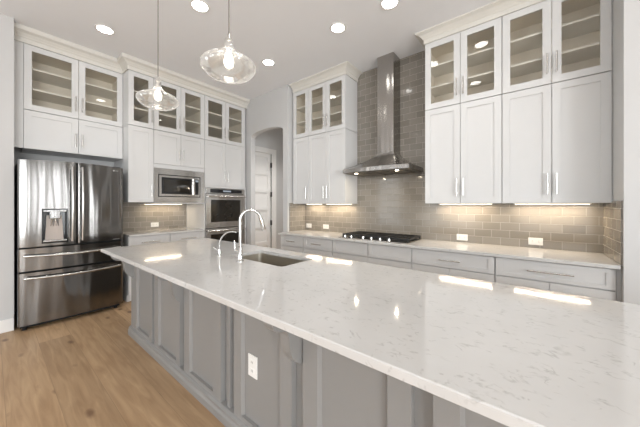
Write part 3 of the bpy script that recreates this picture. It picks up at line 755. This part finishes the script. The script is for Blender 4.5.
obj('tray', box(BM(), a+0.01, b-0.01, f-0.006, f+0.07, c+0.018, c+0.034, 0.003), 'steel', disp)
# maker mark and small badge, foot
def text_mesh(txt, size, m, parent, loc, rot, depth=0.001, name='lettering'):
    cu = bpy.data.curves.new(name, 'FONT'); cu.body = txt; cu.size = size; cu.extrude = depth; cu.align_x = 'CENTER'; cu.align_y = 'CENTER'
    tmp = bpy.data.objects.new(name, cu); COL.objects.link(tmp)
    bpy.context.view_layer.update()
    dg = bpy.context.evaluated_depsgraph_get(); me = bpy.data.meshes.new_from_object(tmp.evaluated_get(dg))
    bpy.data.objects.remove(tmp); me.materials.clear(); me.materials.append(M[m])
    o = bpy.data.objects.new(name, me); COL.objects.link(o); o.parent = parent; o.location = loc; o.rotation_euler = rot
    return o
lf = fyy(0.85)
bm = BM(); cyl(bm, (0.826, lf-0.0005, 1.815), (0.826, lf-0.003, 1.815), 0.010, 20)
obj('round_badge', bm, 'badge', rd, smooth=True)
text_mesh('LG', 0.026, 'badge', rd, (0.858, lf-0.002, 1.815), (PI/2, 0, 0), name='lettering')
obj('name_plate', box(BM(), 0.815, 0.89, lf-0.0025, lf-0.0, 0.918, 0.926), 'badge', rd)
for x in (0.05, 0.86): obj('foot', cyl(BM(), (x, 0.06, 0), (x, 0.06, 0.036), 0.02, 14), 'rubber', FR)
obj('kick_plate', box(BM(), 0.02, FW-0.02, 0.08, 0.10, 0.012, 0.0345), 'rubber', FR)
obj('hinge_cover', box(BM(), 0.02, 0.10, 0.04, 0.16, 1.858, 1.872, 0.004), 'darkgrey', FR)
obj('hinge_cover', box(BM(), FW-0.10, FW-0.02, 0.04, 0.16, 1.858, 1.872, 0.004), 'darkgrey', FR)

# ------------------------------------------------------------------ microwave (local as wall A; x from 1.510)
MW = thing('microwave', 'built-in stainless microwave with black window and trim frame', 'microwave', (XA, 1.512, 0), RA)
def ring(x0, x1, z0, z1, a, b, c, d, y0, y1):
    bm = BM(); box(bm, x0, a, y0, y1, z0, z1); box(bm, b, x1, y0, y1, z0, z1); box(bm, a, b, y0, y1, z0, c); box(bm, a, b, y0, y1, d, z1); return bm
obj('trim_kit', ring(-0.004, 0.762, ZA-0.012, 1.922, 0.052, 0.694, 1.492, 1.832, -0.016, 0.007), 'steel', MW)
obj('body', box(BM(), 0.056, 0.690, 0.012, 0.40, 1.496, 1.828), 'darkgrey', MW)
obj('shadow_gap', ring(0.053, 0.693, 1.4925, 1.8315, 0.064, 0.682, 1.503, 1.82, -0.004, 0.011), 'rubber', MW)
dmw = obj('door', ring(0.065, 0.594, 1.504, 1.819, 0.098, 0.556, 1.535, 1.79, -0.014, 0.011), 'steel', MW)
obj('window', box(BM(), 0.0985, 0.5555, -0.010, 0.008, 1.5355, 1.7895), 'ovenglass', dmw)
obj('inner_frame', ring(0.10, 0.554, 1.537, 1.788, 0.135, 0.52, 1.565, 1.76, -0.0118, -0.0102), 'black', dmw)
obj('handle', box(BM(), 0.565, 0.587, -0.035, -0.0145, 1.53, 1.80, 0.004), 'steel', dmw)
cp = obj('control_panel', ring(0.596, 0.681, 1.504, 1.819, 0.608, 0.668, 1.535, 1.79, -0.014, 0.011), 'steel', MW)
obj('keypad', box(BM(), 0.6085, 0.6675, -0.011, 0.008, 1.5355, 1.7895), 'black', cp)
obj('display', box(BM(), 0.615, 0.661, -0.0122, -0.0112, 1.745, 1.775), 'display', cp)

# ------------------------------------------------------------------ double oven
OV = thing('double_oven', 'stainless double wall oven with dark glass doors', 'oven', (XA, 2.288, 0), RA)
obj('body', box(BM(), 0.022, 0.80, 0.03, 0.55, 0.34, 1.655), 'darkgrey', OV)
cp = obj('control_panel', box(BM(), 0.018, 0.802, -0.012, 0.028, 1.570, 1.66, 0.003), 'steel', OV)
obj('glass_strip', box(BM(), 0.095, 0.735, -0.014, -0.0125, 1.582, 1.648), 'black', cp)
obj('display', box(BM(), 0.34, 0.50, -0.0152, -0.0142, 1.60, 1.63), 'display', cp)
for z0, z1, lab in ((0.965, 1.562, 'upper'), (0.36, 0.955, 'lower')):
    bm = ring(0.018, 0.802, z0, z1, 0.105, 0.70, z0+0.10, z1-0.105, -0.018, 0.028)
    dd = obj('door', bm, 'steel', OV)
    obj('window', box(BM(), 0.1055, 0.6995, -0.014, 0.02, z0+0.1005, z1-0.1055), 'ovenglass', dd)
    bm = BM(); zz = z1-0.045
    tube(bm, [(0.035, -0.060, zz), (0.785, -0.060, zz)], 0.014, 14)
    for x in (0.06, 0.76): box(bm, x-0.012, x+0.012, -0.062, -0.0182, zz-0.012, zz+0.012)
    obj('handle', bm, 'steel', dd, smooth=True)

# ------------------------------------------------------------------ range hood
HX = -1.585
HD = thing('range_hood', 'stainless chimney range hood above the gas cooktop', 'range hood', (HX, YW-0.0125, 0))
hw, hd, hz = 0.462, 0.53, 1.80; cw, cd = 0.135, 0.27
cw, cd, co = 0.118, 0.235, 0.03
bm = BM(); box(bm, co-cw, co+cw, -cd, 0, 2.06, CZ-0.001, 0.004)
ch = obj('chimney', bm, 'hoodsteel', HD)
# canopy: pyramid with slightly hollow faces and a gently bowed front
def outline(w_, d_, c_, bow, n=8):
    return [(c_-w_, 0)]+[(c_-w_+2*w_*k/n, -d_-bow*(1-(2*k/n-1)**2)) for k in range(n+1)]+[(c_+w_, 0)]
n = 12; bm = BM(); rings = []
for k in range(n+1):
    u = k/n; q = (1-u)**1.45
    rings.append([bm.verts.new((x, y, hz+0.055+(2.075-hz-0.055)*u)) for x, y in outline(cw+0.002+(hw-cw)*q, cd+0.002+(hd-cd)*q, co*(1-q), 0.045*q)])
for a_, b_ in zip(rings, rings[1:]):
    for k in range(len(a_)): bm.faces.new((a_[k], a_[(k+1) % len(a_)], b_[(k+1) % len(a_)], b_[k]))
bm.faces.new(rings[0][::-1]); bm.faces.new(rings[-1])
obj('canopy', bm, 'hoodsteel', HD, smooth=True)
bm = BM(); prism(bm, outline(hw, hd, 0, 0.045), 'z', hz+0.004, hz+0.0545); obj('rim', bm, 'hoodsteel', HD)
bm = BM(); prism(bm, outline(hw-0.012, hd-0.012, 0, 0.045), 'z', hz, hz+0.0039); obj('underside', bm, 'filter', HD)
hz0 = hz-0.0202
for x in (-0.2, 0.2):
    f_ = obj('filter', box(BM(), x-0.17, x+0.17, -0.38, -0.06, hz0+0.012, hz0+0.0198, 0.002), 'filter', HD)
for x in (-0.30, 0.28):
    l_ = obj('hood_lamp', cyl(BM(), (x, -0.44, hz0+0.0199), (x, -0.44, hz0+0.012), 0.020, 20), 'hoodlamp', HD)
    area_light('hood_light', (x, -0.44, hz0+0.008), (0, 0, 0), 0.03, 0.03, 1.2, (1, 0.84, 0.62), HD, 'DISK')
for k in range(5): obj('button', cyl(BM(), (0.05+k*0.028, -hd-0.048, hz+0.028), (0.05+k*0.028, -hd-0.03, hz+0.028), 0.006, 10), 'polish', HD)

# ------------------------------------------------------------------ cooktop
CK = thing('gas_cooktop', 'black gas cooktop with cast iron grates and steel knobs', 'cooktop', (-1.60, 3.255, 0.914))
obj('pan', box(BM(), -0.48, 0.48, -0.255, 0.26, 0.0005, 0.012, 0.004), 'steel', CK)
obj('burner_tray', box(BM(), -0.472, 0.472, -0.178, 0.252, 0.0121, 0.0145), 'iron', CK)
for k, x in enumerate((-0.315, 0.0, 0.315)):
    bm = BM(); a_, b_ = x-0.152, x+0.152; y0_, y1_ = -0.165, 0.245; z0_, z1_ = 0.034, 0.056; t = 0.009
    for y in (y0_, (y0_+y1_)/2, y1_): box(bm, a_, b_, y-t, y+t, z0_, z1_)
    for xx in (a_+t, b_-t): box(bm, xx-t, xx+t, y0_, y1_, z0_, z1_-0.001)
    for xx in (x-0.1, x-0.05, x, x+0.05, x+0.1): box(bm, xx-0.005, xx+0.005, y0_, y1_, z0_+0.004, z1_+0.002)
    for xx in (a_+t, b_-t):
        for y in (y0_, y1_): box(bm, xx-t, xx+t, y-t, y+t, 0.0146, z0_)
    obj('grate', bm, 'iron', CK)
for x, y in ((-0.315, -0.06), (-0.315, 0.14), (0, 0.04), (0.315, -0.06), (0.315, 0.14)):
    bm = BM(); lathe(bm, [(0, 0.0147), (0.045, 0.0147), (0.045, 0.018), (0.03, 0.022), (0.03, 0.027), (0, 0.027)], 20)
    bmesh.ops.translate(bm, verts=bm.verts, vec=(x, y, 0)); obj('burner', bm, 'iron', CK, smooth=True)
for x in (-0.40, -0.30, -0.12, -0.0, 0.12, 0.24):
    bm = BM(); lathe(bm, [(0, 0.0122), (0.022, 0.0122), (0.022, 0.018), (0.018, 0.020), (0.016, 0.042), (0, 0.044)], 18)
    bmesh.ops.translate(bm, verts=bm.verts, vec=(x, -0.215, 0)); obj('knob', bm, 'polish', CK, smooth=True)

# ------------------------------------------------------------------ sink and taps on the island
SK = thing('undermount_sink', 'rectangular stainless undermount sink set in the island', 'sink', ((SX0+SX1)/2, (SY0+SY1)/2, 0.66))
sx, sy = (SX1-SX0)/2+0.004, (SY1-SY0)/2+0.004
bm = BM(); t = 0.003; D = 0.2235
def basin(bm, sx, sy, z0, z1, r=0.045, n=5, t=0.003):
    def rr(ex, z, r):
        out = []
        for cx, cy, a0 in ((sx+ex-r, sy+ex-r, 0), (-sx-ex+r, sy+ex-r, PI/2), (-sx-ex+r, -sy-ex+r, PI), (sx+ex-r, -sy-ex+r, 1.5*PI)):
            for k in range(n+1):
                a = a0+k*PI/2/n; out.append(bm.verts.new((cx+r*math.cos(a), cy+r*math.sin(a), z)))
        return out
    L_ = [rr(-0.02, z0, 0.03), rr(-0.004, z0+0.006, 0.04), rr(0, z0+0.025, r), rr(0, z1, r), rr(0.015, z1, r), rr(0.015, z1-t, r), rr(t, z1-t, r), rr(t, z0+0.024, r), rr(-0.004, z0-t, 0.04)]
    for a, b in zip(L_, L_[1:]):
        N = len(a)
        for k in range(N): bm.faces.new((a[k], a[(k+1) % N], b[(k+1) % N], b[k]))
    bm.faces.new(L_[0]); bm.faces.new(L_[-1][::-1])
basin(bm, sx, sy, 0.0, D)
obj('basin', bm, 'sink', SK, smooth=True)
bm = BM(); lathe(bm, [(0, 0.003), (0.03, 0.003), (0.04, 0.006), (0.045, 0.001)], 24); obj('drain', bm, 'polish', SK, smooth=True)

FC = thing('kitchen_faucet', 'tall chrome pull-down faucet with curved neck beside the sink', 'faucet', (-1.83, 1.255, 0.914), math.radians(0))
bm = BM(); lathe(bm, [(0, 0.0005), (0.03, 0.0005), (0.03, 0.006), (0.024, 0.012), (0.021, 0.03), (0.0185, 0.08), (0.019, 0.12), (0, 0.12)], 24)
obj('base', bm, 'polish', FC, smooth=True)
bm = BM(); pts = [(0, 0, 0.121), (0, 0, 0.25)]; R = 0.082; fd = Vector((0.42, 0.907, 0)); fd.normalize()
for k in range(21):
    a = PI - k*(PI*0.90)/20; v = fd*(R+R*math.cos(a)); pts.append((v.x, v.y, 0.335+R*math.sin(a)*0.95))
tube(bm, pts, 0.0115, 14); obj('neck', bm, 'polish', FC, smooth=True)
e_ = Vector(pts[-1]); bm = BM(); tube(bm, [e_+Vector((0, 0, -0.001)), e_+fd*0.010+Vector((0, 0, -0.03)), e_+fd*0.028+Vector((0, 0, -0.10)), e_+fd*0.031+Vector((0, 0, -0.112))], [0.014, 0.0165, 0.018, 0.015], 14)
obj('spray_head', bm, 'polish', FC, smooth=True)
bm = BM(); cyl(bm, (-0.018, 0, 0.075), (-0.055, -0.01, 0.08), 0.012, 14); tube(bm, [(-0.05, -0.01, 0.08), (-0.058, -0.012, 0.11), (-0.062, -0.012, 0.165)], [0.008, 0.006, 0.005], 10)
obj('lever', bm, 'polish', FC, smooth=True)

FT = thing('filter_tap', 'small chrome curved filter tap left of the main faucet', 'faucet', (-2.19, 1.285, 0.914))
bm = BM(); lathe(bm, [(0, 0.0005), (0.022, 0.0005), (0.022, 0.005), (0.014, 0.012), (0.013, 0.05), (0.009, 0.062), (0, 0.062)], 20)
obj('base', bm, 'polish', FT, smooth=True)
bm = BM(); g_ = Vector((0.75, 0.66, 0)); pts = [(0, 0, 0.0625)]
for k in range(19):
    a = PI - k*(PI*0.62)/18; v = g_*(0.11+0.11*math.cos(a)); pts.append((v.x, v.y, 0.085+0.13*math.sin(a)))
tube(bm, pts, 0.0065, 12); obj('spout', bm, 'polish', FT, smooth=True)
bm = BM(); tube(bm, [(0, 0, 0.04), (-0.028, -0.028, 0.062), (-0.036, -0.036, 0.075)], [0.007, 0.006, 0.004], 10); obj('lever', bm, 'polish', FT, smooth=True)

# ------------------------------------------------------------------ recessed ceiling lights
lights = [(-3.875, 0.83, 'recessed ceiling light at the left, above the refrigerator side'),
          (-2.657, 1.342, 'recessed ceiling light at the photo top between the two pendant cords'),
          (-2.946, 2.49, 'recessed ceiling light over the aisle, closest to the arch'),
          (-1.745, 2.506, 'recessed ceiling light over the aisle in front of the hood'),
          (-1.12, 2.52, 'recessed ceiling light cut by the top edge of the photo')]
extra = [(-0.5, 2.62), (-0.74, 1.45), (-0.55, -0.6), (-2.6, -0.6), (1.6, -0.6), (1.8, 1.4), (-2.6, -2.8), (0.6, -2.8), (3.4, -2.0)]  # leading pair placed from glass-door reflections, the rest added to light the room
proto = None
for x, y, lab in lights+[(a, b, None) for a, b in extra]:
    r = thing('recessed_light', lab or 'recessed ceiling light outside the photo, behind or above the viewer', 'ceiling light', (x, y, CZ), 0, 'recessed ceiling lights')
    if proto is None:
        bm = BM(); lathe(bm, [(0.074, -0.0005), (0.097, -0.0005), (0.095, -0.006), (0.074, -0.004)], 32, closed=True); tr = obj('trim_ring', bm, 'trim', r, smooth=True)
        bm = BM(); lathe(bm, [(0, -0.0005), (0.0735, -0.0005), (0.0735, -0.003), (0, -0.004)], 32); le = obj('lens', bm, 'lamp', r, smooth=True)
        proto = (tr, le)
    else:
        for q in proto: c_ = q.copy(); COL.objects.link(c_); c_.parent = r
    area_light('downlight', (0, 0, -0.012), (0, 0, 0), 0.14, 0.14, 1.9, (1.0, 0.985, 0.965), r, 'DISK', math.radians(100))

# ------------------------------------------------------------------ pendants
SHP = [(0.026, 0.012), (0.028, -0.012), (0.034, -0.04), (0.052, -0.07), (0.092, -0.098), (0.14, -0.119), (0.168, -0.142), (0.172, -0.162), (0.162, -0.186), (0.132, -0.212), (0.095, -0.228), (0.06, -0.235)]
def pendant(label, x, y, ztop):
    r = thing('pendant_light', label, 'pendant light', (x, y, ztop), 0, 'clear glass pendant lights over the island')
    L = CZ-ztop
    bm = BM(); lathe(bm, [(0, L-0.0005), (0.065, L-0.0005), (0.065, L-0.02), (0.02, L-0.03), (0, L-0.03)], 28); obj('ceiling_canopy', bm, 'chrome', r, smooth=True)
    bm = BM(); cyl(bm, (0, 0, 0.055), (0, 0, L-0.03), 0.0042, 10); obj('cord', bm, 'cord', r, smooth=True)
    bm = BM(); lathe(bm, [(0, 0.055), (0.01, 0.055), (0.013, 0.03), (0.022, 0.025), (0.024, 0.002), (0.021, -0.0), (0.018, -0.055), (0, -0.055)], 24); obj('socket', bm, 'chrome', r, smooth=True)
    P = smooth_prof(SHP); t = 0.004
    prof = P+[(P[-1][0]-0.003, P[-1][1]-0.001)]+[(max(0.02, rr-t), z+t*0.6) for rr, z in reversed(P[1:])]+[(P[0][0]-t*0.6, 0.012)]
    bm = BM(); lathe(bm, prof, 48, closed=True); obj('glass_shade', bm, 'shade', r, smooth=True)
    bm = BM(); lathe(bm, [(0, -0.0555), (0.013, -0.0555), (0.014, -0.07), (0.026, -0.10), (0.030, -0.125), (0.024, -0.15), (0.01, -0.162), (0, -0.164)], 24); obj('bulb', bm, 'bulb', r, smooth=True)
    return r
pendant('clear glass pendant farther away, in front of the glass cabinets', -2.705, 0.97, 2.50)
pendant('clear glass pendant nearer the viewer, against the ceiling', -1.54, 0.97, 2.425)
